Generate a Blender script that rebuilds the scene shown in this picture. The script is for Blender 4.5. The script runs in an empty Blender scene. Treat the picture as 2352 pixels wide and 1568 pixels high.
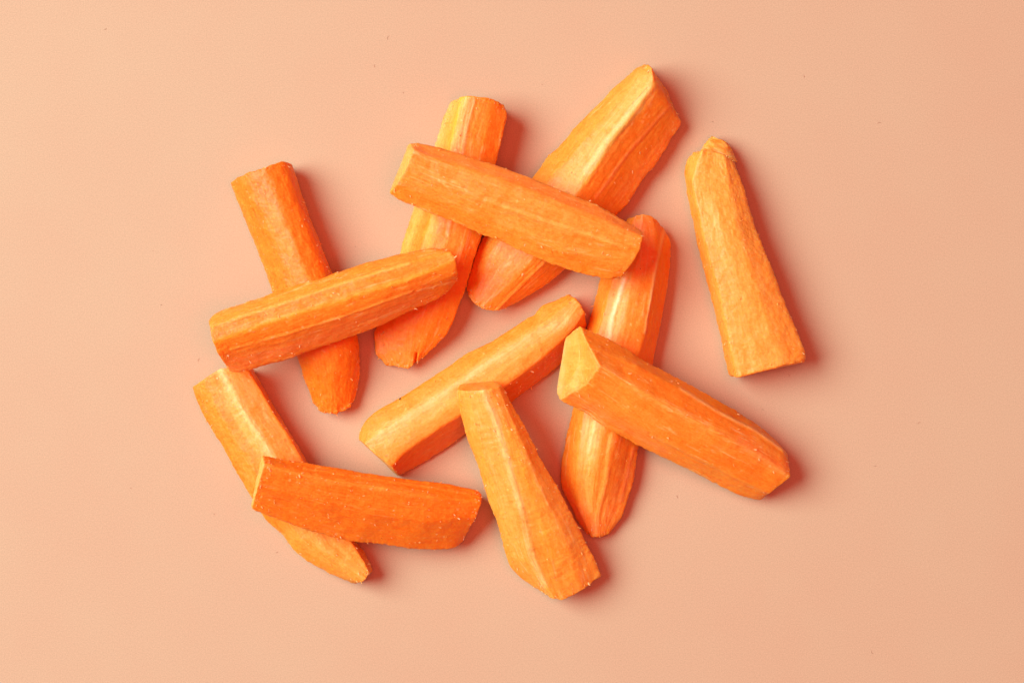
import bpy, math, random
import numpy as np
from mathutils import Vector

# ------------------------------------------------------------------ camera, light, exposure
sc = bpy.context.scene
COL = sc.collection
U = 0.0001                      # one unit of the drawing = 0.1 mm
CAMH = 6000.0                   # camera height in units (0.6 m)
cam = bpy.data.cameras.new('camera')
cam.sensor_width = 36.0
cam.lens = 36.0 * CAMH / 2352.0
cam.clip_start = 0.01
cam.clip_end = 20.0
camo = bpy.data.objects.new('camera', cam)
camo.location = (0, 0, CAMH * U)
COL.objects.link(camo)
sc.camera = camo

world = bpy.data.worlds.new('World')
sc.world = world
world.use_nodes = True
bg = world.node_tree.nodes['Background']
bg.inputs['Color'].default_value = (1.0, 0.45, 0.40, 1)
bg.inputs['Strength'].default_value = 0.20

def area(name, az, el, dist, size, power, col):
    d = bpy.data.lights.new(name, 'AREA')
    d.shape = 'DISK'; d.size = size; d.energy = power; d.color = col
    o = bpy.data.objects.new(name, d)
    a, e = math.radians(az), math.radians(el)
    p = Vector((math.cos(a) * math.cos(e), math.sin(a) * math.cos(e), math.sin(e))) * dist
    o.location = p
    o.rotation_euler = (-p).to_track_quat('-Z', 'Y').to_euler()
    COL.objects.link(o)
    return o

KEY_AZ, KEY_EL = 164.0, 46.0
area('key_lamp', KEY_AZ, KEY_EL, 1.75, 1.36, 56.5, (0.71, 0.97, 0.925))
area('fill_lamp', 0.0, 85.0, 1.0, 0.60, 5.4, (1.0, 0.12, 0.08))

sc.view_settings.view_transform = 'Standard'
sc.view_settings.look = 'None'
sc.view_settings.exposure = 0.03
sc.view_settings.gamma = 1.0
sc.cycles.max_bounces = 8
sc.cycles.diffuse_bounces = 5

# ------------------------------------------------------------------ numeric helpers
def hash3(ix, iy, iz, seed):
    h = (ix.astype(np.int64) * 374761393 + iy.astype(np.int64) * 668265263 + iz.astype(np.int64) * 2147483647 + seed * 974634277) & 0xFFFFFFFF
    h = ((h ^ (h >> 13)) * 1274126177) & 0xFFFFFFFF
    h = ((h ^ (h >> 16)) * 2246822519) & 0xFFFFFFFF
    return ((h ^ (h >> 15)) & 0xFFFFFF) / float(0xFFFFFF)

def vnoise(p, seed=0):
    """smooth value noise, -1..1, p (...,3)"""
    f = np.floor(p); i = f.astype(np.int64); t = p - f
    t = t * t * t * (t * (t * 6 - 15) + 10)
    r = 0
    for dx in (0, 1):
        wx = t[..., 0] if dx else 1 - t[..., 0]
        for dy in (0, 1):
            wy = t[..., 1] if dy else 1 - t[..., 1]
            for dz in (0, 1):
                wz = t[..., 2] if dz else 1 - t[..., 2]
                r = r + wx * wy * wz * hash3(i[..., 0] + dx, i[..., 1] + dy, i[..., 2] + dz, seed)
    return r * 2 - 1

def fbm(p, seed=0, octv=3, gain=0.5):
    r = 0; a = 1; s = 0
    for k in range(octv):
        r = r + a * vnoise(p * (2.03 ** k) + 17.3 * k, seed + k); s += a; a *= gain
    return r / s

def sstep(a, b, x):
    t = np.clip((x - a) / (b - a), 0, 1)
    return t * t * (3 - 2 * t)

def gauss1(a, sig, axis, wrap):
    if sig < 0.2: return a
    r = int(max(1, math.ceil(3 * sig)))
    k = np.exp(-0.5 * (np.arange(-r, r + 1) / sig) ** 2); k /= k.sum()
    a = np.moveaxis(a, axis, 0)
    n = a.shape[0]
    if wrap:
        pad = np.concatenate([a[(np.arange(-r, 0)) % n], a, a[np.arange(n, n + r) % n]])
    else:
        # odd reflection: end points stay where they are
        idx = np.minimum(np.arange(1, r + 1), n - 1)
        pad = np.concatenate([2 * a[0] - a[idx[::-1]], a, 2 * a[-1] - a[n - 1 - idx]])
    out = sum(k[j] * pad[j:j + n] for j in range(2 * r + 1))
    return np.moveaxis(out, 0, axis)

def resample(pts, zs, n, sig=2.6):
    p = np.array(pts, float)
    for e, k in ((0, 1), (-1, -2)):
        v = p[e] - p[k]; p[e] = p[e] + 3.0 * v / np.hypot(*v)
    d = np.r_[0, np.cumsum(np.hypot(*(p[1:] - p[:-1]).T))]
    d /= d[-1]
    t = np.linspace(0, 1, n)
    x = np.interp(t, d, p[:, 0]); y = np.interp(t, d, p[:, 1])
    z = np.interp(t, np.linspace(0, 1, len(zs)), zs)
    a = np.stack([x, y, z], 1)
    a[:, :2] = gauss1(a[:, :2], sig, 0, False)
    a[:, 2:] = gauss1(a[:, 2:], 10.0, 0, False)
    return a

def to_world(P):
    """drawing coordinates (x right, y down, z up; x,y as seen from the camera) to metres"""
    k = (CAMH - P[..., 2]) / CAMH
    return np.stack([(P[..., 0] - 1176) * k * U, (784 - P[..., 1]) * k * U, P[..., 2] * U], -1)

def grid_normals(P, wrap=True):
    a = np.gradient(P, axis=0)
    if wrap: b = np.roll(P, -1, 1) - np.roll(P, 1, 1)
    else: b = np.gradient(P, axis=1)
    n = np.cross(a, b)
    return n / (np.linalg.norm(n, axis=-1, keepdims=True) + 1e-12)

def seg_dist(px, py, line):
    """distance to a polyline and position along it 0..1"""
    best = np.full(px.shape, 1e9); pos = np.zeros(px.shape); side = np.zeros(px.shape)
    L = np.array(line, float); d = np.hypot(*(L[1:] - L[:-1]).T); c = np.r_[0, np.cumsum(d)] / d.sum()
    for k in range(len(L) - 1):
        v = L[k + 1] - L[k]; q = v @ v
        t = np.clip(((px - L[k, 0]) * v[0] + (py - L[k, 1]) * v[1]) / q, 0, 1)
        ex = px - (L[k, 0] + t * v[0]); ey = py - (L[k, 1] + t * v[1])
        dd = np.hypot(ex, ey); m = dd < best
        best = np.where(m, dd, best); pos = np.where(m, c[k] + t * (c[k + 1] - c[k]), pos)
        side = np.where(m, np.sign(v[0] * ey - v[1] * ex), side)
    return best, pos, side

# ------------------------------------------------------------------ materials
def nn(nt, t, **kw):
    n = nt.nodes.new(t)
    for k, v in kw.items():
        if k in n.inputs: n.inputs[k].default_value = v
        else: setattr(n, k, v)
    return n

def carrot_material(name, fine=0.85, sss=0.6, rough=0.41):
    m = bpy.data.materials.new(name); m.use_nodes = True
    nt = m.node_tree; b = nt.nodes['Principled BSDF']
    at = nn(nt, 'ShaderNodeAttribute', attribute_name='pigment')
    uv = nn(nt, 'ShaderNodeAttribute', attribute_name='grain')       # metres along / around the stick
    # fibres: noise stretched along the stick
    mp = nn(nt, 'ShaderNodeMapping'); mp.inputs['Scale'].default_value = (420, 2300, 1)
    n1 = nn(nt, 'ShaderNodeTexNoise', Scale=1.0, Detail=4.0, Roughness=0.62)
    nt.links.new(uv.outputs['Vector'], mp.inputs['Vector']); nt.links.new(mp.outputs['Vector'], n1.inputs['Vector'])
    tc = nn(nt, 'ShaderNodeTexCoord')
    n2 = nn(nt, 'ShaderNodeTexNoise', Scale=1900.0, Detail=3.0, Roughness=0.7)
    nt.links.new(tc.outputs['Object'], n2.inputs['Vector'])
    n3 = nn(nt, 'ShaderNodeTexNoise', Scale=420.0, Detail=3.0, Roughness=0.6)
    nt.links.new(tc.outputs['Object'], n3.inputs['Vector'])
    def curve(src, lo, hi):
        r = nn(nt, 'ShaderNodeMapRange'); r.inputs['From Min'].default_value = 0.3; r.inputs['From Max'].default_value = 0.7
        r.inputs['To Min'].default_value = lo; r.inputs['To Max'].default_value = hi
        nt.links.new(src.outputs['Fac'], r.inputs['Value']); return r
    a1 = curve(n1, -0.65, 0.65); a2 = curve(n2, -0.75, 0.75); a3 = curve(n3, -0.35, 0.35)
    s = nn(nt, 'ShaderNodeMath', operation='ADD'); nt.links.new(a1.outputs[0], s.inputs[0]); nt.links.new(a2.outputs[0], s.inputs[1])
    s2 = nn(nt, 'ShaderNodeMath', operation='ADD'); nt.links.new(s.outputs[0], s2.inputs[0]); nt.links.new(a3.outputs[0], s2.inputs[1])
    # lighter, yellower flesh where the sum is high and deeper orange where it is low
    pw = nn(nt, 'ShaderNodeMath', operation='MULTIPLY'); pw.inputs[1].default_value = -0.20 * fine
    nt.links.new(s2.outputs[0], pw.inputs[0])
    ex = nn(nt, 'ShaderNodeMath', operation='POWER'); ex.inputs[0].default_value = 2.718
    nt.links.new(pw.outputs[0], ex.inputs[1])
    sep = nn(nt, 'ShaderNodeSeparateColor'); nt.links.new(at.outputs['Color'], sep.inputs[0])
    comb = nn(nt, 'ShaderNodeCombineColor')
    # per-channel power: red stays, green and blue carry the change (carotene content)
    for ch, k in (('Red', 0.15), ('Green', 1.0), ('Blue', 1.0)):
        e = nn(nt, 'ShaderNodeMath', operation='POWER')
        mm = nn(nt, 'ShaderNodeMath', operation='MULTIPLY'); mm.inputs[1].default_value = k
        off = nn(nt, 'ShaderNodeMath', operation='ADD'); off.inputs[1].default_value = 1.0 - k
        nt.links.new(ex.outputs[0], mm.inputs[0]); nt.links.new(mm.outputs[0], off.inputs[0])
        nt.links.new(sep.outputs[ch], e.inputs[0]); nt.links.new(off.outputs[0], e.inputs[1])
        nt.links.new(e.outputs[0], comb.inputs[ch])
    vo = nn(nt, 'ShaderNodeTexVoronoi', Scale=620.0); vo.inputs['Randomness'].default_value = 1.0
    wv = nn(nt, 'ShaderNodeVectorMath', operation='SCALE'); wv.inputs['Scale'].default_value = 0.0006
    nv = nn(nt, 'ShaderNodeTexNoise', Scale=2500.0, Detail=1.0); nt.links.new(tc.outputs['Object'], nv.inputs['Vector'])
    nt.links.new(nv.outputs['Color'], wv.inputs[0])
    av = nn(nt, 'ShaderNodeVectorMath', operation='ADD'); nt.links.new(tc.outputs['Object'], av.inputs[0]); nt.links.new(wv.outputs[0], av.inputs[1])
    nt.links.new(av.outputs[0], vo.inputs['Vector'])
    vr = nn(nt, 'ShaderNodeMapRange'); vr.inputs['From Min'].default_value = 0.24; vr.inputs['From Max'].default_value = 0.12
    nt.links.new(vo.outputs['Distance'], vr.inputs['Value'])
    vs = nn(nt, 'ShaderNodeSeparateColor'); nt.links.new(vo.outputs['Color'], vs.inputs[0])
    vg = nn(nt, 'ShaderNodeMapRange'); vg.inputs['From Min'].default_value = 0.80; vg.inputs['From Max'].default_value = 1.0; vg.inputs['To Max'].default_value = 0.5
    nt.links.new(vs.outputs[0], vg.inputs['Value'])
    vm = nn(nt, 'ShaderNodeMath', operation='MULTIPLY'); nt.links.new(vr.outputs[0], vm.inputs[0]); nt.links.new(vg.outputs[0], vm.inputs[1])
    mxs = nn(nt, 'ShaderNodeMix', data_type='RGBA'); mxs.inputs[7].default_value = (0.95, 0.62, 0.22, 1)
    nt.links.new(vm.outputs[0], mxs.inputs[0]); nt.links.new(comb.outputs[0], mxs.inputs[6])
    nt.links.new(mxs.outputs[2], b.inputs['Base Color'])
    bp = nn(nt, 'ShaderNodeBump', Strength=0.17, Distance=0.00018)
    nt.links.new(s2.outputs[0], bp.inputs['Height']); nt.links.new(bp.outputs[0], b.inputs['Normal'])
    rr = nn(nt, 'ShaderNodeMapRange'); rr.inputs['To Min'].default_value = rough - 0.12; rr.inputs['To Max'].default_value = rough + 0.16
    nt.links.new(n3.outputs['Fac'], rr.inputs['Value']); nt.links.new(rr.outputs[0], b.inputs['Roughness'])
    b.inputs['Specular IOR Level'].default_value = 0.32
    b.inputs['Subsurface Weight'].default_value = sss
    b.inputs['Subsurface Radius'].default_value = (1.0, 0.40, 0.12)
    b.inputs['Subsurface Scale'].default_value = 0.0016
    return m

M_CARROT = carrot_material('carrot_flesh')
M_CRUMB = carrot_material('carrot_shred', fine=0.6, sss=0.25, rough=0.5)

def plain(name, col, rough):
    m = bpy.data.materials.new(name); m.use_nodes = True
    nt = m.node_tree; b = nt.nodes['Principled BSDF']
    tc = nn(nt, 'ShaderNodeTexCoord'); n = nn(nt, 'ShaderNodeTexNoise', Scale=3000.0, Detail=2.0)
    nt.links.new(tc.outputs['Object'], n.inputs['Vector'])
    r = nn(nt, 'ShaderNodeMix', data_type='RGBA')
    r.inputs[6].default_value = (*[c * 0.6 for c in col], 1); r.inputs[7].default_value = (*col, 1)
    nt.links.new(n.outputs['Fac'], r.inputs[0]); nt.links.new(r.outputs[2], b.inputs['Base Color'])
    b.inputs['Roughness'].default_value = rough
    return m
M_SOIL = plain('soil', (0.03, 0.015, 0.008), 0.8)
M_LINT = plain('lint', (0.42, 0.22, 0.14), 0.8)

def table_material():
    m = bpy.data.materials.new('peach_board'); m.use_nodes = True
    nt = m.node_tree; b = nt.nodes['Principled BSDF']
    tc = nn(nt, 'ShaderNodeTexCoord')
    g = nn(nt, 'ShaderNodeTexNoise', Scale=3600.0, Detail=2.0, Roughness=0.8)
    l = nn(nt, 'ShaderNodeTexNoise', Scale=13.0, Detail=3.0, Roughness=0.55)
    md = nn(nt, 'ShaderNodeTexNoise', Scale=90.0, Detail=3.0, Roughness=0.6)
    for n in (g, l, md): nt.links.new(tc.outputs['Object'], n.inputs['Vector'])
    mix = nn(nt, 'ShaderNodeMix', data_type='RGBA')
    mix.inputs[6].default_value = (0.556, 0.350, 0.231, 1); mix.inputs[7].default_value = (0.556, 0.374, 0.247, 1)
    a = nn(nt, 'ShaderNodeMath', operation='MULTIPLY_ADD'); a.inputs[1].default_value = 0.3; 
    nt.links.new(md.outputs['Fac'], a.inputs[0]); nt.links.new(l.outputs['Fac'], a.inputs[2])
    r0 = nn(nt, 'ShaderNodeMapRange'); r0.inputs['From Min'].default_value = 0.45; r0.inputs['From Max'].default_value = 0.85
    nt.links.new(a.outputs[0], r0.inputs['Value']); nt.links.new(r0.outputs[0], mix.inputs[0])
    r = nn(nt, 'ShaderNodeMapRange'); r.inputs['From Min'].default_value = 0.25; r.inputs['From Max'].default_value = 0.75
    r.inputs['To Min'].default_value = 0.84; r.inputs['To Max'].default_value = 1.16
    nt.links.new(g.outputs['Fac'], r.inputs['Value'])
    mul = nn(nt, 'ShaderNodeVectorMath', operation='SCALE')
    nt.links.new(mix.outputs[2], mul.inputs[0]); nt.links.new(r.outputs[0], mul.inputs['Scale'])
    nt.links.new(mul.outputs[0], b.inputs['Base Color'])
    bp = nn(nt, 'ShaderNodeBump', Strength=0.04, Distance=0.00003)
    nt.links.new(g.outputs['Fac'], bp.inputs['Height']); nt.links.new(bp.outputs[0], b.inputs['Normal'])
    b.inputs['Roughness'].default_value = 0.62
    b.inputs['Specular IOR Level'].default_value = 0.25
    return m
M_TABLE = table_material()

# ------------------------------------------------------------------ mesh helpers
def link_mesh(name, verts, faces, mat, parent=None, pig=None, grain=None, smooth=True):
    me = bpy.data.meshes.new(name)
    me.from_pydata(verts.tolist() if hasattr(verts, 'tolist') else verts, [], faces if isinstance(faces, list) else faces.tolist())
    me.materials.append(mat)
    if smooth: me.polygons.foreach_set('use_smooth', np.ones(len(me.polygons), bool))
    if pig is not None:
        a = me.attributes.new('pigment', 'FLOAT_COLOR', 'POINT')
        a.data.foreach_set('color', np.c_[pig, np.ones(len(pig))].astype(np.float32).ravel())
    if grain is not None:
        a = me.attributes.new('grain', 'FLOAT_VECTOR', 'POINT')
        a.data.foreach_set('vector', grain.astype(np.float32).ravel())
    me.update()
    o = bpy.data.objects.new(name, me)
    COL.objects.link(o)
    if parent is not None: o.parent = parent
    return o

def quads(R, C, wrap, base=0, flip=False):
    i = np.arange(R - 1)[:, None]; j = np.arange(C if wrap else C - 1)[None, :]
    a = i * C + j; b_ = i * C + (j + 1) % C; c = (i + 1) * C + (j + 1) % C; d = (i + 1) * C + j
    q = np.stack(np.broadcast_arrays(a, b_, c, d), -1).reshape(-1, 4) + base
    return q[:, ::-1] if flip else q

# ------------------------------------------------------------------ the table
S = 0.75
n = 24
gx, gy = np.meshgrid(np.linspace(-S, S, n), np.linspace(-S, S, n), indexing='ij')
tv = np.stack([gx.ravel(), gy.ravel(), np.zeros(n * n)], 1)
table = link_mesh('tabletop', tv, quads(n, n, False, flip=True), M_TABLE)
table['kind'] = 'structure'
table['label'] = 'smooth peach coloured board under the carrot sticks'

# ------------------------------------------------------------------ pigments (linear albedo)
DEEP = np.array((0.90, 0.200, 0.010)); ORANGE = np.array((0.90, 0.240, 0.016)); GOLD = np.array((0.92, 0.318, 0.040))
YELL = np.array((0.95, 0.43, 0.088)); PALE = np.array((0.95, 0.57, 0.22)); PINK = np.array((0.94, 0.25, 0.065))
RED = np.array((0.86, 0.155, 0.008)); LEMON = np.array((0.94, 0.47, 0.04))

STEP = 2.4
PIECES = {}

def stick(key, label, base, rails, zb, inset=(.12, .12), ext=(0, 0), bot=None, round_=1.5, skin=0.0, fibre=1.0,
          rough=(), streaks=(), mottle=None, mott_amt=0.5, ends=(PALE, PALE), end_amt=(0.0, 0.0), cap_part=(False, False),
          core=None, flakes=60, soil=(), endround=3, dz=0.0, seed=1, vessel=1.0, ripple=0.0, bump=1.0, fray=(1.0, 1.0), notch=None):
    rng = np.random.default_rng(seed)
    lens = [np.hypot(*np.diff(np.array(r[1], float), axis=0).T).sum() for r in rails]
    M = int(np.mean(lens) / STEP)
    t = np.linspace(0, 1, M)
    zbt = np.interp(t, np.linspace(0, 1, len(zb)), zb)
    R = []
    for zs, pts in rails:
        a = resample(pts, zs, M); a[:, 2] += zbt; R.append(a)
    L0, R0 = R[0], R[-1]
    if bot is None:
        w = R0 - L0
        BL = L0 + inset[0] * w; BR = R0 - inset[1] * w
        ax = (L0[-1] + R0[-1] - L0[0] - R0[0])[:2]; ax /= np.linalg.norm(ax)
        e = -ext[0] * np.clip(1 - t / 0.12, 0, 1) + ext[1] * np.clip(1 - (1 - t) / 0.12, 0, 1)
        for B in (BL, BR): B[:, :2] += e[:, None] * ax; B[:, 2] = zbt + 0.5
    else:
        BR = resample(bot[0], [0.5, 0.5], M); BL = resample(bot[1], [0.5, 0.5], M); BR[:, 2] += zbt; BL[:, 2] += zbt
    ring = R + [BR, BL]
    K = len(ring)
    cols = []; rpar = []
    for k in range(K):
        a, b = ring[k], ring[(k + 1) % K]
        ln = np.linalg.norm(b - a, axis=1).mean()
        st = STEP if k < len(R) - 1 else STEP * (1.2 if k in (len(R) - 1, K - 1) else 4)
        nseg = max(2, int(ln / st))
        for s in range(nseg):
            f = s / nseg; cols.append(a * (1 - f) + b * f); rpar.append(k + f)
    P = np.stack(cols, 1)                                   # M x N x 3
    rpar = np.array(rpar)
    N = P.shape[1]
    P = gauss1(P, round_, 1, True)
    # bottoms stay flat
    P[..., 2] = np.maximum(P[..., 2], zbt[:, None] + 0.5)
    # end caps: rings shrinking towards the middle of the end
    def cap(ringpts):
        c = ringpts.mean(0); rad = np.linalg.norm(ringpts - c, axis=1).mean()
        out = []
        d = 0; st = 1.6
        while d < rad * 0.93:
            d += st; st *= 1.12
            f = max(0.04, 1 - d / rad); out.append(c + (ringpts - c) * f)
        return out
    c0 = cap(P[0])[::-1]; c1 = cap(P[-1])
    G = np.concatenate([np.array(c0), P, np.array(c1)], 0)
    n0, n1 = len(c0), len(c1)
    # round the rims of the ends
    for _ in range(endround):
        H = G.copy(); H[1:-1] = (G[:-2] + 2 * G[1:-1] + G[2:]) / 4
        wgt = np.zeros(len(G)); idx = np.arange(len(G))
        wgt = np.exp(-((idx - n0) / 6.0) ** 2) + np.exp(-((idx - (n0 + M - 1)) / 6.0) ** 2)
        wgt = np.clip(wgt, 0, 1)[:, None, None]
        G = G * (1 - wgt) + H * wgt
    rows = len(G)
    Nn = grid_normals(G)
    cen = G.mean(1, keepdims=True)
    mid = slice(n0 + M // 3, n0 + 2 * M // 3)
    if ((G - cen) * Nn)[mid].sum() < 0: Nn = -Nn; flip = True
    else: flip = False
    # metric coordinates along / around
    along = np.r_[0, np.cumsum(np.linalg.norm(np.diff(cen[:, 0], axis=0), axis=1))]
    al = np.broadcast_to(((np.arange(rows) - n0) * STEP)[:, None], (rows, N))
    per = np.cumsum(np.linalg.norm(G[n0 + M // 2] - np.roll(G[n0 + M // 2], 1, 0), axis=1))
    pe = np.broadcast_to(per[None], (rows, N))
    up = Nn[..., 2]
    top = sstep(-0.1, 0.25, up)
    off = seed * 37.7
    q = G + off
    # relief: slow swellings, skin bumps, fibres, knife ripples, ragged edges
    d = 1.9 * fbm(q / 55.0, seed, 2) + 0.75 * fbm(q / 16.0, seed + 5, 2)
    fib = np.stack([al / 45.0, pe / 6.0, np.full_like(al, off)], -1)
    inb = sstep(-4, 1, np.minimum(np.arange(rows) - n0, n0 + M - 1 - np.arange(rows)))[:, None]      # 0 on the end faces
    d = d + fibre * 0.46 * fbm(fib, seed + 9, 3) * inb
    fin = fbm(q / 4.2, seed + 31, 2)
    d = d + (0.26 + 0.16 * (skin > 0)) * fin
    if skin:
        bl = fbm(np.stack([al / 20.0, pe / 15.0, np.full_like(al, off)], -1), seed + 12, 3)
        d = d + skin * (2.1 * bl + 1.3 * np.abs(fbm(q / 8.0, seed + 13, 2)))
    # vessel lines: thin, wandering, running lengthwise; ripples: fine folds across the core
    vn = fbm(np.stack([al / 210.0, pe / 15.0, np.full_like(al, off + 8)], -1), seed + 71, 3)
    gate = sstep(-0.15, 0.35, fbm(np.stack([al / 70.0, pe / 16.0, np.full_like(al, off + 9)], -1), seed + 72, 2))
    vline = np.clip(1 - np.abs(vn) / 0.055, 0, 1) * gate * inb * vessel
    vdark = np.clip(1 - np.abs(vn - 0.17) / 0.05, 0, 1) * gate * inb * vessel
    d = d + 0.30 * vline - 0.38 * vdark
    if ripple:
        d = d + ripple * fbm(np.stack([al / 5.0, pe / 30.0, np.full_like(al, off + 2)], -1), seed + 73, 2) * sstep(-.2, .4, fbm(q / 60.0, seed + 74, 2))
    # shallow lengthwise grooves along the thin vessel lines
    for st in streaks:
        if max(st[1], st[2]) < 5.6:
            dd, _, _ = seg_dist(G[..., 0] + 1.2 * fbm(q / 13.0, seed + 51, 2), G[..., 1] + 1.2 * fbm(q / 13.0, seed + 52, 2), st[0])
            d = d + top * 0.42 * (1.3 * np.exp(-(dd / st[1]) ** 2) - 1.7 * np.exp(-((dd - 1.9 * st[1]) / (0.9 * st[1])) ** 2))
    ridge = np.zeros(N)
    for rk in set(rough) | {0, len(rails) - 1}:
        pos = int(np.argmin(np.abs(rpar - rk)))
        dist = np.abs(per - per[pos]); ridge = np.maximum(ridge, np.exp(-(dist / 5.0) ** 2))
    d = d + ridge[None] * (2.0 * fbm(q / 9.0, seed + 21, 3) + 0.8 * vnoise(q / 4.0, seed + 22))
    endw = fray[0] * np.exp(-((np.arange(rows) - n0) / 5.0) ** 2) + fray[1] * np.exp(-((np.arange(rows) - n0 - M + 1) / 5.0) ** 2)
    d = d + endw[:, None] * (2.2 * fbm(q / 10.0, seed + 23, 3))
    low = sstep(0, 8, G[..., 2] - np.interp(np.clip(np.arange(rows) - n0, 0, M - 1), np.arange(M), zbt)[:, None])
    G = G + Nn * (d * bump * (0.15 + 0.85 * low))[..., None]
    if notch is not None:
        for line, wd, dep in notch:
            dd, _, _ = seg_dist(G[..., 0], G[..., 1], line)
            G[..., 2] -= dep * np.exp(-(dd / wd) ** 2) * top * (G[..., 2] - 1 > 0)
    G[..., 2] += dz
    G[..., 2] = np.maximum(G[..., 2], 0.6)
    # pigment
    C = np.broadcast_to(base, G.shape).copy()
    nz = fbm(np.stack([al / 150.0, pe / 9.0, np.full_like(al, off + 3)], -1), seed + 41, 3)
    mt = fbm(np.stack([al / 18.0, pe / 13.0, np.full_like(al, off + 5)], -1), seed + 42, 3)
    iso = fbm(q / 13.0, seed + 43, 3); nz = nz * inb + iso * (1 - inb); mt = mt * inb + fbm(q / 9.0, seed + 44, 3) * (1 - inb)
    if mottle is not None:
        w = np.clip(0.5 + 1.1 * (0.80 * nz + 0.35 * mt), 0, 1) * mott_amt
        C = C * (1 - w[..., None]) + mottle * w[..., None]
    ri = np.arange(rows)[:, None]
    e0 = np.broadcast_to(sstep(n0 + 1.5, n0 - 1.5, ri), (rows, N)); e1 = np.broadcast_to(sstep(n0 + M - 2.5, n0 + M + .5, ri), (rows, N))
    for e, col, amt in ((e0, ends[0], end_amt[0]), (e1, ends[1], end_amt[1])):
        if amt:
            m = np.clip(e * amt * (0.85 + 0.3 * mt), 0, 1)[..., None]; C = C * (1 - m) + col * m
    wx = 3.2 * fbm(q / 13.0, seed + 51, 3); wy = 3.2 * fbm(q / 13.0, seed + 52, 3)
    for st in streaks:
        line, w0, w1, col, amt = st[:5]
        soft = st[5] if len(st) > 5 else 1.0
        sd = st[6] if len(st) > 6 else 0
        dd, ps, side = seg_dist(G[..., 0] + wx * soft, G[..., 1] + wy * soft, line)
        wd = w0 + (w1 - w0) * ps
        m = np.exp(-(dd / wd) ** 2) if soft > 0.3 else 1 - sstep(wd * 0.55, wd, dd)
        if sd: m = np.where(side * sd < 0, np.exp(-(dd / 3.0) ** 2), m)
        m = m * np.clip(0.78 + 0.5 * nz + 0.25 * mt, 0.15, 1.15) * top
        m = np.clip(m * amt, 0, 1)[..., None]
        C = C * (1 - m) + col * m
    m = (0.42 * vline * top)[..., None]; C = C * (1 - m) + PALE * m
    m = (0.30 * vdark * top)[..., None]; C = C * (1 - m) + RED * m
    C = np.clip(C * (1 + 0.05 * fin[..., None]), 0.004, 0.97)
    grain = np.stack([al * U, pe * U, np.full_like(al, off * 0.01)], -1)
    gc = q * U * 0.8; grain = grain * inb[..., None] + gc * (1 - inb[..., None])
    W = to_world(G)
    # thing origin: middle of the underside
    org = W.reshape(-1, 3).mean(0); org[2] = W[..., 2].min()
    V = (W - org).reshape(-1, 3)
    F = quads(rows, N, True, flip=not flip)
    V2 = np.concatenate([V, [V[:N].mean(0)], [V[-N:].mean(0)]])
    j = np.arange(N); jn = (j + 1) % N
    f0 = np.stack([j, jn, np.full(N, rows * N)], 1); f1 = np.stack([(rows - 1) * N + jn, (rows - 1) * N + j, np.full(N, rows * N + 1)], 1)
    if not flip: pass
    else: pass
    faces = F.tolist() + (f0 if flip is False else f0[:, ::-1]).tolist() + (f1 if flip is False else f1[:, ::-1]).tolist()
    pig = np.concatenate([C.reshape(-1, 3), [C[0].mean(0)], [C[-1].mean(0)]])
    gr = np.concatenate([grain.reshape(-1, 3), [grain[0, 0]], [grain[-1, 0]]])
    o = link_mesh('carrot_stick', V2, faces, M_CARROT, None, pig, gr)
    o.location = Vector(org)
    o['label'] = label; o['category'] = 'carrot stick'; o['group'] = 'cut carrot sticks scattered on the peach board'
    Nw = Nn.copy(); Nw[..., 1] *= -1
    # ---- parts laid into the body: a slab that follows the surface, its top a hair proud
    def slab(name, Pt, Nt, Cp, Gp, depth, wrap):
        r, c = Pt.shape[:2]
        a = np.linspace(0, 1, r)[:, None]; b = np.linspace(0, 1, c)[None]
        edge = np.minimum(np.minimum(a, 1 - a) * r / 3.0, 1.0) * (1 if wrap else np.minimum(np.minimum(b, 1 - b) * c / 3.0, 1.0))
        h = (-0.30 + 0.60 * edge) * U
        T = Pt + Nt * h[..., None]
        dn = Nt.mean(1, keepdims=True); dn = dn / np.linalg.norm(dn, axis=-1, keepdims=True)
        base_ = Pt
        if wrap:
            dn = Nt.reshape(-1, 3).mean(0); dn = dn / np.linalg.norm(dn); mid_ = Pt.reshape(-1, 3).mean(0); base_ = mid_ + (Pt - mid_) * 0.45
        Bm = base_ - dn * depth * U
        vv = np.concatenate([T.reshape(-1, 3), Bm.reshape(-1, 3)] * 2) - org        # second copy carries the side walls
        f = quads(r, c, wrap).tolist() + quads(r, c, wrap, base=r * c, flip=True).tolist()
        rim = []; k2 = 2 * r * c
        for jj in range(c if wrap else c - 1):
            k = (jj + 1) % c
            rim += [[k, jj, jj + r * c, k + r * c], [(r - 1) * c + jj, (r - 1) * c + k, (r - 1) * c + k + r * c, (r - 1) * c + jj + r * c]]
        if not wrap:
            for ii in range(r - 1):
                rim += [[ii * c, (ii + 1) * c, (ii + 1) * c + r * c, ii * c + r * c], [(ii + 1) * c + c - 1, ii * c + c - 1, ii * c + c - 1 + r * c, (ii + 1) * c + c - 1 + r * c]]
        rim = [[a_ + k2 for a_ in q_] for q_ in rim]
        flipit = (np.cross(T[1:, :-1] - T[:-1, :-1], T[:-1, 1:] - T[:-1, :-1]) * Nt[:-1, :-1]).sum() > 0
        if flipit: f = [q_[::-1] for q_ in f]
        else: rim = [q_[::-1] for q_ in rim]
        me = link_mesh(name, vv, f + rim, M_CARROT, o, np.concatenate([Cp.reshape(-1, 3)] * 4), np.concatenate([Gp.reshape(-1, 3)] * 4))
        return me
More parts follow.
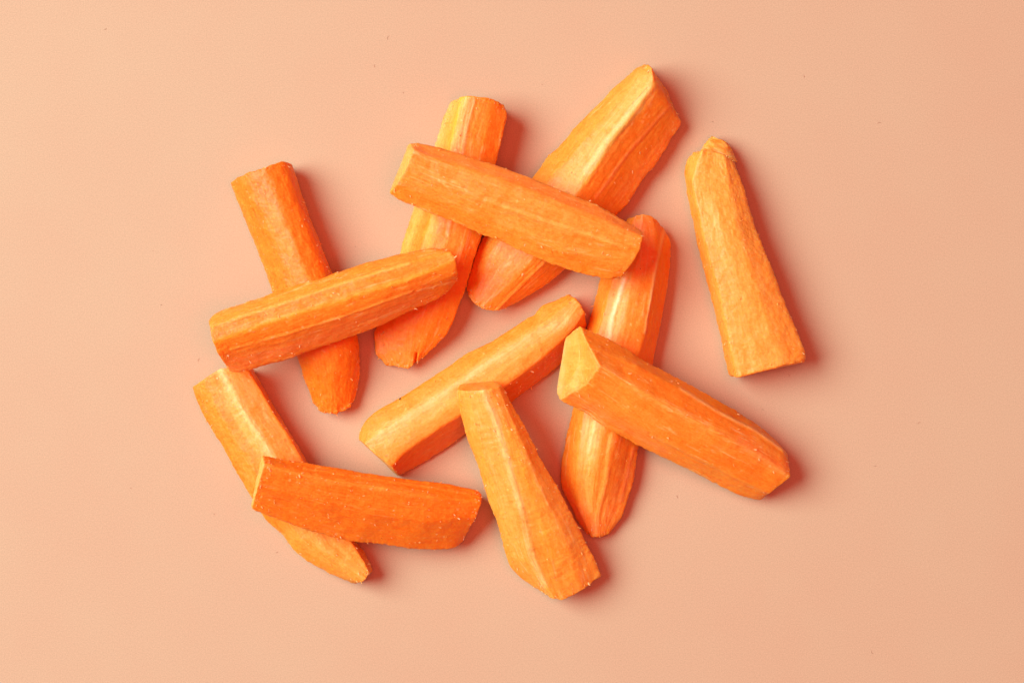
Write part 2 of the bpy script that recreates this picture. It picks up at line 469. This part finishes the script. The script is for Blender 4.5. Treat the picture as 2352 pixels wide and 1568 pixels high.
    if core is not None:
        line, hw, name = core
        ys = G[..., 1]; xs = G[..., 0]
        cc = []; rr_ = []
        for i in range(n0 + 2, n0 + M - 2):
            dd, ps, _ = seg_dist(xs[i], ys[i], line)
            dd = np.where(up[i] > 0.2, dd, 1e9)
            k = int(np.argmin(dd))
            if dd[k] < 6 and 0.001 < ps[k] < 0.999: cc.append(k); rr_.append(i)
        if len(cc) > 20:
            cc = gauss1(np.array(cc, float)[:, None], 5, 0, False)[:, 0]; rr_ = np.array(rr_)
            lm = hw * (1 + 0.55 * fbm(np.stack([rr_ / 9.0, rr_ * 0, rr_ * 0 + off], -1), seed + 61, 3)) / STEP
            rm = hw * (1 + 0.55 * fbm(np.stack([rr_ / 9.0, rr_ * 0 + 9, rr_ * 0 + off], -1), seed + 62, 3)) / STEP
            tap = np.minimum(1, np.minimum(np.arange(len(rr_)), len(rr_) - 1 - np.arange(len(rr_))) / 14.0 + 0.15)
            nc = 13
            fr = np.linspace(-1, 1, nc)[None]
            cp = cc[:, None] + np.where(fr < 0, fr * (lm * tap)[:, None], fr * (rm * tap)[:, None])
            cp = np.clip(cp, 0, N - 2); i0 = np.floor(cp).astype(int); ff = (cp - i0)[..., None]
            pick = lambda A: A[rr_[:, None], i0] * (1 - ff) + A[rr_[:, None], i0 + 1] * ff
            slab(name, pick(W), pick(Nw), pick(C), pick(grain), 45, False)
    for which, a, b in ((0, 2, n0 - 1), (1, n0 + M + 1, rows - 2)):
        if cap_part[which]:
            slab('cut_end', W[a:b], Nw[a:b], C[a:b], grain[a:b], 60, True)
    # ---- peel shreds and crumbs clinging to the surface, one joined part
    if flakes:
        vis = (up > 0.15) & (np.arange(rows)[:, None] >= n0) & (np.arange(rows)[:, None] < n0 + M)
        ii, jj = np.nonzero(vis)
        wgt = 0.25 + 1.2 * (up[ii, jj] < 0.45) + 1.5 * (np.minimum(ii - n0, n0 + M - ii) < 8) + np.clip(mt[ii, jj], 0, 1)
        wgt /= wgt.sum()
        pick = rng.choice(len(ii), int(flakes * .9), replace=False, p=wgt)
        vs, fs, pg = [], [], []
        for k in pick:
            i, jx = ii[k], jj[k]
            nrm = Nw[i, jx]; p0 = W[i, jx] - org
            tan = W[min(i + 1, rows - 1), jx] - W[i - 1, jx]; tan /= np.linalg.norm(tan) + 1e-9
            bit = np.cross(nrm, tan)
            ang = rng.normal(0, 0.9); tan, bit = tan * math.cos(ang) + bit * math.sin(ang), bit * math.cos(ang) - tan * math.sin(ang)
            big = rng.random() ** 3
            ln = (1.8 + 5.0 * big) * U; wd = (1.3 + 3.6 * big * rng.random()) * U; hh = (0.5 + 1.3 * rng.random()) * U
            curl = rng.uniform(0, 0.9) * ln
            b0 = len(vs); ns = 4
            for s in range(ns):
                f = s / (ns - 1); wv = wd * (0.35 + math.sin(math.pi * min(max(f, .08), .92)) * 0.65) * rng.uniform(.8, 1.2)
                c = p0 + tan * ln * (f - 0.3) + nrm * (curl * f * f - 0.25 * U)
                for sx, sz in ((-1, 0), (1, 0), (.7, 1), (-.7, 1)):
                    vs.append(c + bit * wv * sx * .5 + nrm * hh * sz)
            for s in range(ns - 1):
                for e in range(4):
                    a_, b_ = b0 + s * 4 + e, b0 + s * 4 + (e + 1) % 4
                    fs.append([a_, b_, b_ + 4, a_ + 4])
            fs.append([b0 + 3, b0 + 2, b0 + 1, b0]); e_ = b0 + (ns - 1) * 4; fs.append([e_, e_ + 1, e_ + 2, e_ + 3])
            lite = rng.random()
            col = C[i, jx] * (1 - 0.68 * lite) + np.array((0.95, 0.68, 0.34)) * 0.68 * lite
            pg += [col] * (ns * 4)
        so = link_mesh('peel_shreds', np.array(vs), fs, M_CRUMB, o, np.array(pg), np.array(vs), smooth=False)
        so['kind'] = 'stuff'
    for (sx, sy, sr) in soil:
        dd = np.where(up > 0.2, np.hypot(G[..., 0] - sx, G[..., 1] - sy), 1e9)
        i, jx = np.unravel_index(np.argmin(dd), dd.shape)
        p0 = W[i, jx] - org; nrm = Nw[i, jx]
        vs, fs = [], []
        for a in range(7):
            th = a / 7 * 2 * math.pi; rr = sr * rng.uniform(.55, 1.3) * U
            vs.append(p0 + np.array((math.cos(th) * rr, math.sin(th) * rr * .8, 0)) - nrm * .4 * U)
        vs.append(p0 + nrm * sr * 0.55 * U)
        for a in range(7): fs.append([a, (a + 1) % 7, 7])
        fs.append(list(range(6, -1, -1)))
        link_mesh('soil_speck', np.array(vs), fs, M_SOIL, o)
    PIECES[key] = dict(G=G, up=up, o=o, org=org, W=W, N=Nw, C=C)
    return o

# ------------------------------------------------------------------ the twelve sticks
Z = lambda *a: list(a)

stick('1', 'deep orange carrot stick at upper left with a rounded frayed lower end', DEEP,
  [(Z(45, 45, 45, 40, 26), [(524.5,424),(564,521),(596,602),(623,673),(677.6,820.7),(700,880),(716,922)]),
   (Z(92, 95, 95, 88, 34), [(560,405),(640,610),(710,820),(738,945)]),
   (Z(110, 118, 118, 108, 38), [(610,386),(690,600),(765,830),(765,951)]),
   (Z(90, 98, 98, 90, 34), [(655,371),(735,590),(812,800),(800,936)]),
   (Z(45, 50, 50, 45, 26), [(675,380),(700,457),(741,566),(766,625),(827,775),(832,866),(818,916)])],
  Z(0, 0), round_=5, skin=0.6, fibre=0.9, rough=(0, 4), mottle=ORANGE, mott_amt=0.35,
  streaks=[([(524,424),(623,673),(700,880)], 9, 9, GOLD, 0.75), ([(625,480),(690,640)], 16, 20, GOLD, 0.35), ([(650,390),(740,590)], 16, 16, RED, .3)],
  flakes=190, vessel=.15, seed=1, soil=[(830,833,1.2)], fray=(1, 2.2), endround=5)

stick('2', 'carrot stick with a yellow left edge and split lower end, crossed by two sticks', ORANGE,
  [(Z(32, 32, 30, 22), [(1033,237),(1020,269),(998,336),(949,476),(926,546),(917,583),(880,690),(857,770),(860,814),(888,837)]),
   (Z(96, 100, 96, 70, 34), [(1060,223),(1040,310),(1005,440),(985,520),(950,620),(905,740),(915,841)]),
   (Z(108, 112, 108, 84, 38), [(1092,224),(1070,310),(1050,420),(1033,528),(1000,640),(960,740),(938,843)]),
   (Z(104, 108, 104, 84, 38), [(1133,231),(1110,320),(1090,430),(1075,530),(1045,630),(995,740),(952,836)]),
   (Z(86, 88, 84, 64, 30), [(1160,246),(1167,265),(1154,324),(1140,378),(1108,542),(1088,601),(1070,665),(1047,724),(1029,767),(997,801),(960,830)])],
  Z(0, 0), inset=(.06, .14), mottle=DEEP, mott_amt=.45, rough=(4,),
  streaks=[([(1046,232),(1005,350),(955,500),(925,585)], 17, 17, YELL, .95), ([(1063,225),(1040,310),(1005,440),(985,560)], 10, 10, LEMON, .9, .6),
           ([(1092,224),(1070,310),(1050,420),(1030,540)], 4, 4, PINK, .8, .4), ([(1036,240),(992,350),(945,490)], 5, 5, PALE, .5),
           ([(880,800),(940,830)], 24, 24, GOLD, .6), ([(1140,250),(1095,500),(1010,760)], 18, 18, RED, .3)],
  notch=[([(952,845),(957,812)], 2.4, 14)], flakes=120, seed=2, fray=(1, 2.5), core=([(1050,240),(1020,330),(975,470),(945,590)], 15, 'pale_core'))

stick('4', 'thick carrot stick at upper right with a broad pale yellow face and darker side', ORANGE,
  [(Z(55, 55, 50, 40), [(1479,150),(1459,156),(1436,178),(1414,195),(1381,230),(1320,291),(1283,336),(1258,356),(1238,385),(1219,409),(1160,475),(1111,540),(1091,585),(1070,663)]),
   (Z(92, 98, 92, 55), [(1487,151),(1425,225),(1350,310),(1270,410),(1180,510),(1120,600),(1086,692)]),
   (Z(112, 122, 118, 100, 60), [(1496,158),(1503,188),(1442,270),(1401,324),(1369,373),(1344,418),(1290,500),(1225,592),(1165,660),(1112,709)]),
   (Z(78, 92, 96, 92, 56), [(1512,182),(1535,235),(1442,352),(1369,455),(1310,540),(1250,605),(1198,655),(1140,714)]),
   (Z(40, 44, 40, 34), [(1534,213),(1551,254),(1569,283),(1545,315),(1536,336),(1512,373),(1479,410),(1446,467),(1420,493),(1360,565),(1301,618),(1262,651),(1230,671),(1189,694),(1160,706)])],
  Z(0, 0), inset=(.12, .08), mottle=GOLD, mott_amt=.35, rough=(4,), fibre=1.3,
  streaks=[([(1470,170),(1400,270),(1320,370),(1270,430)], 42, 46, GOLD, .9), ([(1478,190),(1405,290),(1330,390),(1290,450)], 24, 24, YELL, .9),
           ([(1492,205),(1430,280),(1390,335),(1350,395)], 12, 10, PALE, .85, .8), ([(1509,190),(1447,272),(1406,326),(1349,420)], 4, 4, LEMON, .6, .4),
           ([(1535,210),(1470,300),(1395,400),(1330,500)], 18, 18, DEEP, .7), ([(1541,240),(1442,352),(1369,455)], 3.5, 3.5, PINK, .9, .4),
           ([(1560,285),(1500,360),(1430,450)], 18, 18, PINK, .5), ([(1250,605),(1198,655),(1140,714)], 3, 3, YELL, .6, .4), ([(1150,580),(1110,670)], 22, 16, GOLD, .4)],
  flakes=110, seed=4, notch=[([(1487,203),(1455,238)], 1.7, 3.5), ([(1480,215),(1440,262)], 1.5, 1.5)], fray=(1.2, 1.6), core=([(1490,205),(1430,280),(1380,345),(1300,445)], 15, 'pale_core'))

stick('7', 'flat carrot stick at lower left with a pale feathery core line, running under two sticks', ORANGE,
  [(Z(46, 50, 46, 38), [(441,892),(450,921),(476,972),(508,1020),(537,1074),(577,1143),(610,1194),(650,1230),(679,1270),(719,1296),(759,1318),(799,1334),(812,1337)]),
   (Z(72, 76, 72, 60), [(470,872),(505,950),(560,1040),(620,1140),(690,1240),(822,1338)]),
   (Z(82, 86, 82, 68), [(508,848),(537,903),(574,972),(603,1012),(617,1038),(650,1100),(690,1190),(740,1265),(836,1330)]),
   (Z(80, 82, 80, 70), [(572,850),(625,940),(665,1001),(699,1061),(745,1135),(803,1235),(836,1290),(848,1314)]),
   (Z(34, 34, 36, 46), [(583,850),(603,885),(632,936),(672,1001),(705,1060),(770,1170),(817,1245),(832,1261),(850,1292),(854,1307)])],
  Z(0, 0), inset=(.10, .02), mottle=GOLD, mott_amt=.5, fibre=.5, skin=.2, rough=(0,),
  streaks=[([(505,855),(540,930),(575,1000),(610,1060)], 26, 22, GOLD, .75), ([(508,850),(537,903),(574,972),(603,1012),(625,1048)], 11, 9, PALE, 1.1, .8),
           ([(520,900),(560,980),(598,1030)], 15, 12, YELL, .7, 1.4), ([(441,892),(508,1020),(577,1143),(650,1230)], 13, 13, DEEP, .6),
           ([(579,852),(632,936),(690,1035),(770,1170),(832,1261)], 7, 7, DEEP, .9, .4), ([(690,1215),(760,1265),(830,1320)], 30, 26, YELL, .55),
           ([(560,880),(640,1000),(690,1070)], 18, 18, PINK, .35)],
  flakes=130, vessel=.4, ripple=.5, seed=7, soil=[(478,889,1.3),(514,886,1.5),(561,938,.9)], fray=(.8, 1.3), core=([(508,852),(537,903),(574,972),(603,1012),(640,1080),(690,1190),(760,1280)], 10, 'pale_core'))

stick('9', 'middle carrot stick with black soil dot on its pale top and bright orange side', GOLD,
  [(Z(60, 66, 66, 55), [(1306,678),(1271,692),(1242,702),(1230,721),(1198,738),(1166,759),(1128,785),(1077,807),(1038,836),(975,877),(927,906),(863,944),(841,963),(828,988),(824,1004)]),
   (Z(86, 100, 100, 90), [(1318,686),(1270,728),(1190,785),(1090,850),(1000,912),(900,975),(837,1017)]),
   (Z(90, 102, 102, 96), [(1331,699),(1297,750),(1215,812),(1120,880),(1020,945),(940,1000),(865,1041)]),
   (Z(86, 96, 96, 92), [(1341,718),(1325,746),(1293,781),(1229,836),(1166,883),(1058,953),(975,1007),(925,1042),(902,1070)]),
   (Z(14, 14, 14, 14), [(1347,753),(1320,800),(1280,845),(1230,883),(1178,921),(1067,998),(1038,1020),(975,1061),(919,1093)])],
  Z(0, 0), inset=(.10, .02), ext=(0, 1), mottle=YELL, mott_amt=.4, rough=(0,), fibre=.8,
  streaks=[([(1306,680),(1242,704),(1198,740),(1077,809),(975,879),(863,946),(830,990)], 20, 20, ORANGE, .9), ([(1290,700),(1150,790),(1000,890),(900,960)], 12, 14, ORANGE, .5),
           ([(1300,735),(1166,807),(1007,915),(863,1005)], 14, 11, PALE, .75, .9), ([(1255,770),(1110,870),(960,970)], 13, 13, YELL, .5),
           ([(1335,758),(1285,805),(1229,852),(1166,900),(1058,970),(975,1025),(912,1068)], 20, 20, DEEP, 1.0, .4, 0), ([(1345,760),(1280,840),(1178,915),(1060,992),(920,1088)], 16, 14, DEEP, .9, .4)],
  ends=(ORANGE, YELL), end_amt=(.8, 1.0), cap_part=(False, True),
  flakes=150, vessel=.8, ripple=.3, seed=9, soil=[(920,917,3.4),(895,925,1.3),(1144,806,1.4),(1315,740,.9)], core=([(1290,738),(1166,812),(1007,920),(880,998)], 13, 'pale_core'))

stick('11', 'long upright carrot stick right of centre with a white streak, crossed by two sticks', ORANGE,
  [(Z(22, 24, 24, 18), [(1439,506),(1405,570),(1377,643),(1362,698),(1349,753),(1330,850),(1314,943),(1302,988),(1289,1053),(1287,1118),(1307,1158),(1327,1198),(1351,1226)]),
   (Z(56, 76, 76, 76, 30), [(1455,499),(1425,580),(1395,680),(1374,760),(1352,880),(1332,1000),(1326,1100),(1332,1170),(1356,1228)]),
   (Z(70, 92, 93, 92, 34), [(1475,493),(1470,588),(1440,700),(1415,800),(1390,920),(1372,1040),(1362,1120),(1362,1231)]),
   (Z(66, 86, 89, 88, 34), [(1501,500),(1512,588),(1481,763),(1440,900),(1407,1038),(1390,1113),(1374,1183),(1376,1230)]),
   (Z(30, 40, 40, 40, 24), [(1524,523),(1539,546),(1541,563),(1539,613),(1531,673),(1519,743),(1501,836),(1467,1033),(1461,1093),(1447,1138),(1427,1188),(1401,1223)])],
  Z(0, 0), inset=(.06, .10), mottle=GOLD, mott_amt=.5, rough=(4,), fibre=1.5,
  streaks=[([(1425,560),(1370,720),(1325,950),(1300,1060),(1310,1140)], 15, 15, ORANGE, .95), ([(1455,600),(1420,700),(1385,850),(1350,1050)], 20, 22, YELL, .75), ([(1360,980),(1352,1080),(1350,1170)], 20, 16, YELL, .55),
           ([(1434,640),(1406,728),(1395,790)], 5, 5, (0.95,.76,.45), 1.0, .4), ([(1368,965),(1352,1040)], 4, 4, PALE, .8, .4),
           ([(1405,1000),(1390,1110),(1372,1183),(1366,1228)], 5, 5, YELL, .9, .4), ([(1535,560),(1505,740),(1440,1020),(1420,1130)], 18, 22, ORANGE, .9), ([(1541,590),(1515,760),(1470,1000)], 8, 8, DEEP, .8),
           ([(1526,530),(1511,590),(1481,763)], 3.2, 3.2, PALE, .75, .4), ([(1440,1080),(1400,1190)], 20, 20, PINK, .6), ([(1455,1030),(1425,1150)], 4, 4, PINK, .8, .4),
           ([(1485,510),(1485,560)], 26, 26, PINK, .5), ([(1330,1180),(1370,1215)], 22, 18, PINK, .6)],
  flakes=90, seed=11, soil=[(1471.6,617,2.0)], fray=(1.4, 1.8), core=([(1462,560),(1434,640),(1406,728),(1385,850),(1362,1000),(1352,1100)], 12, 'pale_core'))

stick('5', 'pale yellow bumpy carrot stick lying alone at the far right with a torn tip', GOLD,
  [(Z(45, 50, 50, 46), [(1604,347),(1595,347),(1577,363),(1570,392),(1577,441),(1591,510),(1599,559),(1619,633),(1636,702),(1656,784),(1673,862)]),
   (Z(80, 98, 102, 96), [(1612,345),(1590,420),(1614,540),(1654,690),(1690,866)]),
   (Z(76, 108, 112, 104), [(1640,350),(1640,430),(1667,560),(1716,710),(1745,851)]),
   (Z(78, 106, 110, 104), [(1664,356),(1674,430),(1706,560),(1757,710),(1803,836)]),
   (Z(60, 80, 84, 80), [(1683,366),(1690,376),(1699,400),(1713,436),(1722,473),(1734,514),(1750,551),(1779,625),(1799,678),(1836,768),(1855,815),(1853,827)])],
  Z(0, 0), inset=(.10, .16), round_=2.6, skin=.65, fibre=.25, mottle=YELL, mott_amt=.6, rough=(4,),
  streaks=[([(1570,380),(1591,510),(1619,633),(1656,784),(1673,862)], 13, 15, ORANGE, .85), ([(1619,633),(1656,784),(1673,862)], 8, 10, DEEP, .6), ([(1690,380),(1750,551),(1836,768)], 10, 10, ORANGE, .45), ([(1600,480),(1640,600),(1660,700)], 12, 12, ORANGE, .3)],
  ends=(GOLD, ORANGE), end_amt=(.5, .8), flakes=110, vessel=.1, seed=5, endround=10, fray=(.4, 1.2))

# the torn tip of the lone stick: a ragged stub left at its end
def torn_tip():
    rng = np.random.default_rng(5)
    o = PIECES['5']['o']; org = PIECES['5']['org']
    M, N = 34, 40
    t = np.linspace(0, 1, M)[:, None]; a = np.linspace(0, 2 * math.pi, N, endpoint=False)[None]
    c0 = np.array((1651, 320.)); c1 = np.array((1649, 360.))
    cx = c0[0] + (c1[0] - c0[0]) * t; cy = c0[1] + (c1[1] - c0[1]) * t
    hw = 16 + 28 * t ** .8; cx = cx + 3 * t
    ux, uy = math.cos(math.radians(18)), math.sin(math.radians(18))
    w = hw * np.sign(np.cos(a)) * np.abs(np.cos(a)) ** .7
    z = 30 + 8 * t + (16 + 14 * t) * np.sign(np.sin(a)) * np.abs(np.sin(a)) ** .7
    G = np.stack(np.broadcast_arrays(cx + w * ux, cy + w * uy, z), -1)
    nrm = grid_normals(G); c = G.mean(1, keepdims=True)
    if ((G - c) * nrm).sum() < 0: nrm = -nrm; fl = True
    else: fl = False
    d = 3.2 * fbm(G / 12.0, 91, 3) + 2.2 * np.abs(vnoise(G / 5.0, 92)) + 2.0 * np.exp(-((t - 0) / .12) ** 2) * vnoise(G / 4.0, 93)
    G = G + nrm * d[..., None]; G[..., 2] = np.maximum(G[..., 2], 1)
    m = np.clip(.5 + .9 * fbm(G / 9.0, 95, 3), 0, 1)[..., None]
    C = ORANGE * (1 - m) + YELL * m
    pale = np.exp(-((t - .72) / .1) ** 2) * np.clip(.4 + fbm(G / 7.0, 96, 2) * 1.2, 0, 1); C = C * (1 - .7 * pale[..., None]) + PALE * .7 * pale[..., None]
    V = np.concatenate([to_world(G).reshape(-1, 3), to_world(G[:1]).mean(1), to_world(G[-1:]).mean(1)]) - org
    F = quads(M, N, True, flip=not fl).tolist()
    for jj in range(N):
        f0 = [jj, (jj + 1) % N, M * N]; f1 = [(M - 1) * N + (jj + 1) % N, (M - 1) * N + jj, M * N + 1]
        F += [f0 if not fl else f0[::-1], f1 if not fl else f1[::-1]]
    g = (G * U).reshape(-1, 3); link_mesh('torn_tip', V, F, M_CARROT, o, np.concatenate([C.reshape(-1, 3), [ORANGE, ORANGE]]), np.concatenate([g, g[:1], g[-1:]]))
torn_tip()

# ---- the sticks on top
stick('3', 'orange carrot stick lying across three others near the top, white flecks along its face', ORANGE,
  [(Z(64, 66, 66, 60), [(944,330),(964,330),(1000,337),(1060,353),(1139,379),(1218,408),(1305,443),(1373,470),(1436,506),(1473,530)]),
   (Z(94, 98, 98, 84), [(953,344),(985,360),(1060,384),(1130,405),(1240,447),(1373,500),(1473,543)]),
   (Z(92, 98, 98, 84), [(934,391),(1000,420),(1150,478),(1300,535),(1468,570)]),
   (Z(80, 86, 86, 72), [(911,428),(990,456),(1140,518),(1290,578),(1450,604)]),
   (Z(56, 58, 58, 50), [(897,447),(923,464),(978,486),(1041,511),(1106,541),(1142,554),(1210,584),(1264,607),(1330,629),(1398,644),(1425,637)])],
  Z(112, 112), inset=(.10, .12), ext=(2, 0), mottle=GOLD, mott_amt=.55, rough=(4,), fibre=1.2,
  streaks=[([(950,340),(1060,368),(1218,425),(1373,485),(1455,525)], 17, 15, PINK, .55), ([(1050,400),(1200,455),(1330,515)], 20, 18, GOLD, .45), ([(1150,510),(1290,560),(1420,600)], 14, 18, GOLD, .7),
           ([(1120,460),(1300,520),(1440,570)], 5, 5, YELL, .6, .6), ([(910,430),(1000,470),(1100,510)], 22, 20, DEEP, .4)],
  ends=(YELL, ORANGE), end_amt=(.9, .4), cap_part=(True, False), flakes=110, seed=3, dz=0)

stick('6', 'striped carrot stick lying across two others at the left, tapering towards its right end', ORANGE,
  [(Z(52, 56, 56, 46), [(479,734),(486,723),(501,713),(564,693),(618,676),(687,649),(741,637),(782,622),(850,600),(913,585),(987,569),(1017,571)]),
   (Z(86, 92, 92, 78), [(485,752),(560,722),(645,697),(782,650),(900,615),(1033,578)]),
   (Z(92, 100, 100, 84), [(492,785),(530,770),(618,739),(755,698),(864,663),(946,641),(1045,596)]),
   (Z(76, 84, 84, 68), [(505,815),(531,802),(673,764),(809,720),(946,671),(1050,628)]),
   (Z(26, 28, 28, 26), [(530,854),(548,858),(591,845),(673,821),(755,792),(820,770),(878,747),(946,712),(1008,687),(1028,671),(1045,650)])],
  Z(115, 106), inset=(.10, .03), mottle=DEEP, mott_amt=.35, rough=(0,), fibre=1.7,
  streaks=[([(500,730),(645,685),(782,640),(900,605),(1000,582)], 16, 15, GOLD, .55), ([(488,748),(646,698),(782,652),(940,605)], 4, 3.5, YELL, .9, .5), ([(493,785),(618,739),(755,698),(864,663),(1041,605)], 7, 8, LEMON, .45, .6),
           ([(500,712),(600,684)], 8, 5, PINK, .5), ([(531,802),(673,764),(809,720),(946,671)], 2.6, 2.6, GOLD, .9, .35), ([(540,835),(700,790),(850,735),(980,675)], 24, 20, PINK, .7), ([(520,795),(650,755),(820,705)], 8, 8, DEEP, .6, .6),
           ([(985,575),(1040,590)], 16, 18, GOLD, .6), ([(960,668),(1044,646)], 2.5, 2.5, PALE, .6, .3)],
  flakes=110, vessel=1.3, seed=6, core=([(492,746),(646,697),(782,651),(900,614)], 9, 'pale_core'))

stick('8', 'speckled deep orange carrot stick at the bottom left with narrow yellow left end', DEEP,
  [(Z(70, 72, 72, 66), [(606,1048),(652,1055),(704,1062),(807,1080),(916,1096),(1025,1110),(1094,1122),(1103,1129)]),
   (Z(100, 108, 108, 92), [(609,1065),(665,1081),(766,1104),(903,1124),(944,1136),(1025,1147),(1103,1152)]),
   (Z(92, 98, 98, 84), [(594,1117),(700,1144),(850,1178),(980,1198),(1090,1188)]),
   (Z(44, 44, 44, 40), [(580,1169),(608,1183),(657,1200),(725,1224),(780,1239),(821,1246),(889,1251),(944,1260),(998,1262),(1039,1261),(1058,1249)])],
  Z(119, 0), inset=(.08, .12), ext=(2, 0), mottle=ORANGE, mott_amt=.45, rough=(3,), fibre=.6, skin=.25,
  streaks=[([(612,1066),(665,1082),(766,1104),(903,1124),(1000,1143)], 8, 7, GOLD, .7, .6), ([(640,1062),(807,1092),(960,1115),(1090,1132)], 14, 14, DEEP, .6), ([(700,1075),(900,1105),(1080,1132)], 3, 3, GOLD, .5, .35),
           ([(800,1150),(950,1180)], 20, 30, ORANGE, .5), ([(650,1130),(780,1170)], 26, 26, RED, .3)],
  ends=(YELL, DEEP), end_amt=(1.0, .2), cap_part=(True, False), flakes=200, vessel=.35, seed=8)

stick('10', 'golden carrot stick at bottom centre with its top end propped on the middle stick', GOLD,
  [(Z(42, 44, 44, 36), [(1050,899),(1056,947),(1075,1013),(1098,1071),(1121,1152),(1141,1198),(1154,1245),(1168,1299),(1191,1324),(1230,1349),(1250,1361)]),
   (Z(64, 70, 68, 44), [(1078,900),(1088,960),(1112,1060),(1155,1190),(1195,1290),(1259,1367)]),
   (Z(78, 90, 88, 68), [(1108,899),(1141,974),(1172,1082),(1203,1187),(1218,1264),(1248,1335),(1268,1373)]),
   (Z(76, 86, 84, 70), [(1130,895),(1167,985),(1215,1120),(1260,1260),(1292,1376)]),
   (Z(70, 80, 78, 68), [(1146,890),(1187,985),(1245,1120),(1305,1255),(1335,1353)]),
   (Z(52, 56, 56, 50), [(1155,888),(1168,912),(1206,978),(1237,1040),(1288,1129),(1326,1200),(1365,1279),(1380,1318)])],
  Z(108, 0), inset=(.08, .10), ext=(15, 0), mottle=YELL, mott_amt=.45, rough=(0, 5), fibre=.9,
  streaks=[([(1110,899),(1141,974),(1172,1082),(1203,1187),(1218,1264),(1249,1341)], 8, 7, PALE, 1.0, .6), ([(1095,910),(1125,1000),(1160,1120),(1190,1240)], 16, 16, YELL, .5), ([(1170,990),(1200,1080),(1245,1200),(1270,1290)], 18, 26, LEMON, .5),
           ([(1150,900),(1230,1050),(1320,1220)], 12, 14, GOLD, .8), ([(1056,920),(1085,1030),(1110,1110)], 8, 8, ORANGE, .6), ([(1130,1180),(1160,1260),(1200,1330)], 14, 14, ORANGE, .55), ([(1200,1190),(1240,1290),(1290,1360)], 16, 22, ORANGE, .6), ([(1300,1290),(1340,1330)], 30, 30, ORANGE, .55)],
  ends=(ORANGE, ORANGE), end_amt=(.5, .4), cap_part=(True, False), flakes=160, ripple=.8, seed=10, fray=(.8, 1.5), notch=[([(1220,1270),(1250,1345)], 2.0, 1.5)], core=([(1112,905),(1141,974),(1172,1082),(1203,1187),(1218,1264),(1245,1335)], 8, 'pale_core'))

stick('12', 'carrot stick at lower right with its pale yellow slanted cut end facing left', ORANGE,
  [(Z(52, 56, 56, 46), [(1334,747),(1348,755),(1387,771),(1434,796),(1498,837),(1562,869),(1625,904),(1682,935),(1733,970),(1778,1005),(1800,1031),(1807,1040)]),
   (Z(86, 90, 90, 72), [(1354,792),(1460,838),(1562,891),(1644,942),(1737,989),(1800,1033),(1811,1062)]),
   (Z(108, 112, 110, 84), [(1380,840),(1482,904),(1593,967),(1721,1031),(1815,1092)]),
   (Z(80, 84, 84, 66), [(1350,885),(1420,935),(1498,990),(1562,1026),(1657,1076),(1768,1131)]),
   (Z(30, 34, 34, 30), [(1286,921),(1304,931),(1345,948),(1377,975),(1415,996),(1466,1024),(1514,1047),(1593,1085),(1657,1120),(1695,1139),(1733,1148),(1746,1147)])],
  Z(122, 0), bot=([(1279,900),(1400,962),(1600,1060),(1748,1132)], [(1300,775),(1420,840),(1620,945),(1792,1052)]), mottle=GOLD, mott_amt=.5, rough=(4,), fibre=1.3,
  streaks=[([(1293,790),(1284,850),(1283,900)], 12, 12, PALE, .6), ([(1318,770),(1330,830),(1320,890)], 9, 12, YELL, .6), ([(1352,800),(1366,845),(1345,878)], 12, 12, ORANGE, .5), ([(1384,842),(1482,904),(1593,967),(1721,1031),(1810,1091)], 9, 7, YELL, .6, .7), ([(1400,890),(1500,950),(1620,1015),(1740,1080)], 20, 20, GOLD, .35), ([(1480,860),(1600,930),(1720,995)], 16, 14, DEEP, .5), ([(1562,891),(1644,942),(1737,989),(1807,1040)], 3.2, 3.2, PALE, .6, .35),
           ([(1498,999),(1562,1031),(1657,1079),(1765,1133)], 3.5, 3.5, GOLD, .8, .4), ([(1310,910),(1420,970),(1520,1035)], 16, 14, PINK, .5), ([(1570,1010),(1680,1065),(1760,1105)], 18, 18, DEEP, .5), ([(1700,1010),(1800,1075)], 14, 14, PINK, .6)],
  ends=(np.array((0.93,.37,.062)), ORANGE), end_amt=(.9, .4), cap_part=(True, False), flakes=70, vessel=1.3, seed=12, soil=[(1636,1066,1.1),(1616,1086,.9)])

# ------------------------------------------------------------------ lint and dust on the board (nobody could count it)
rng = np.random.default_rng(77)
vs, fs = [], []
spots = [(455,826),(492,1180),(636,1268),(890,87),(1555,1140),(2010,1070),(2110,970),(860,152),(242,68),(1700,1090),(1245,195),(1616,300),(370,700),(300,1120)]
spots += [(rng.uniform(60, 2290), rng.uniform(40, 1530)) for _ in range(12)]
for k, (x, y) in enumerate(spots):
    p = to_world(np.array((x, y, 0.8))); a = rng.uniform(0, 6.28); hair = k < 9 or rng.random() < .25
    L = (rng.uniform(6, 11) if hair else rng.uniform(1.0, 2.2)) * U; w = (0.35 if hair else rng.uniform(.6, 1.1)) * U; bend = rng.uniform(-.7, .7)
    b0 = len(vs); ns = 6
    for s in range(ns):
        f = s / (ns - 1) - .5; th = a + bend * f * 2
        c = p + np.array((math.cos(th), math.sin(th), 0)) * L * f; nv = np.array((-math.sin(th), math.cos(th), 0)) * w * (1 - 1.4 * abs(f))
        vs += [c - nv, c + nv, c + np.array((0, 0, w))]
    for s in range(ns - 1):
        for e in range(3):
            q0, q1 = b0 + s * 3 + e, b0 + s * 3 + (e + 1) % 3; fs.append([q0, q1, q1 + 3, q0 + 3])
lint = link_mesh('lint', np.array(vs), fs, M_LINT)
lint['kind'] = 'stuff'; lint['label'] = 'tiny hairs and dust specks scattered on the peach board'
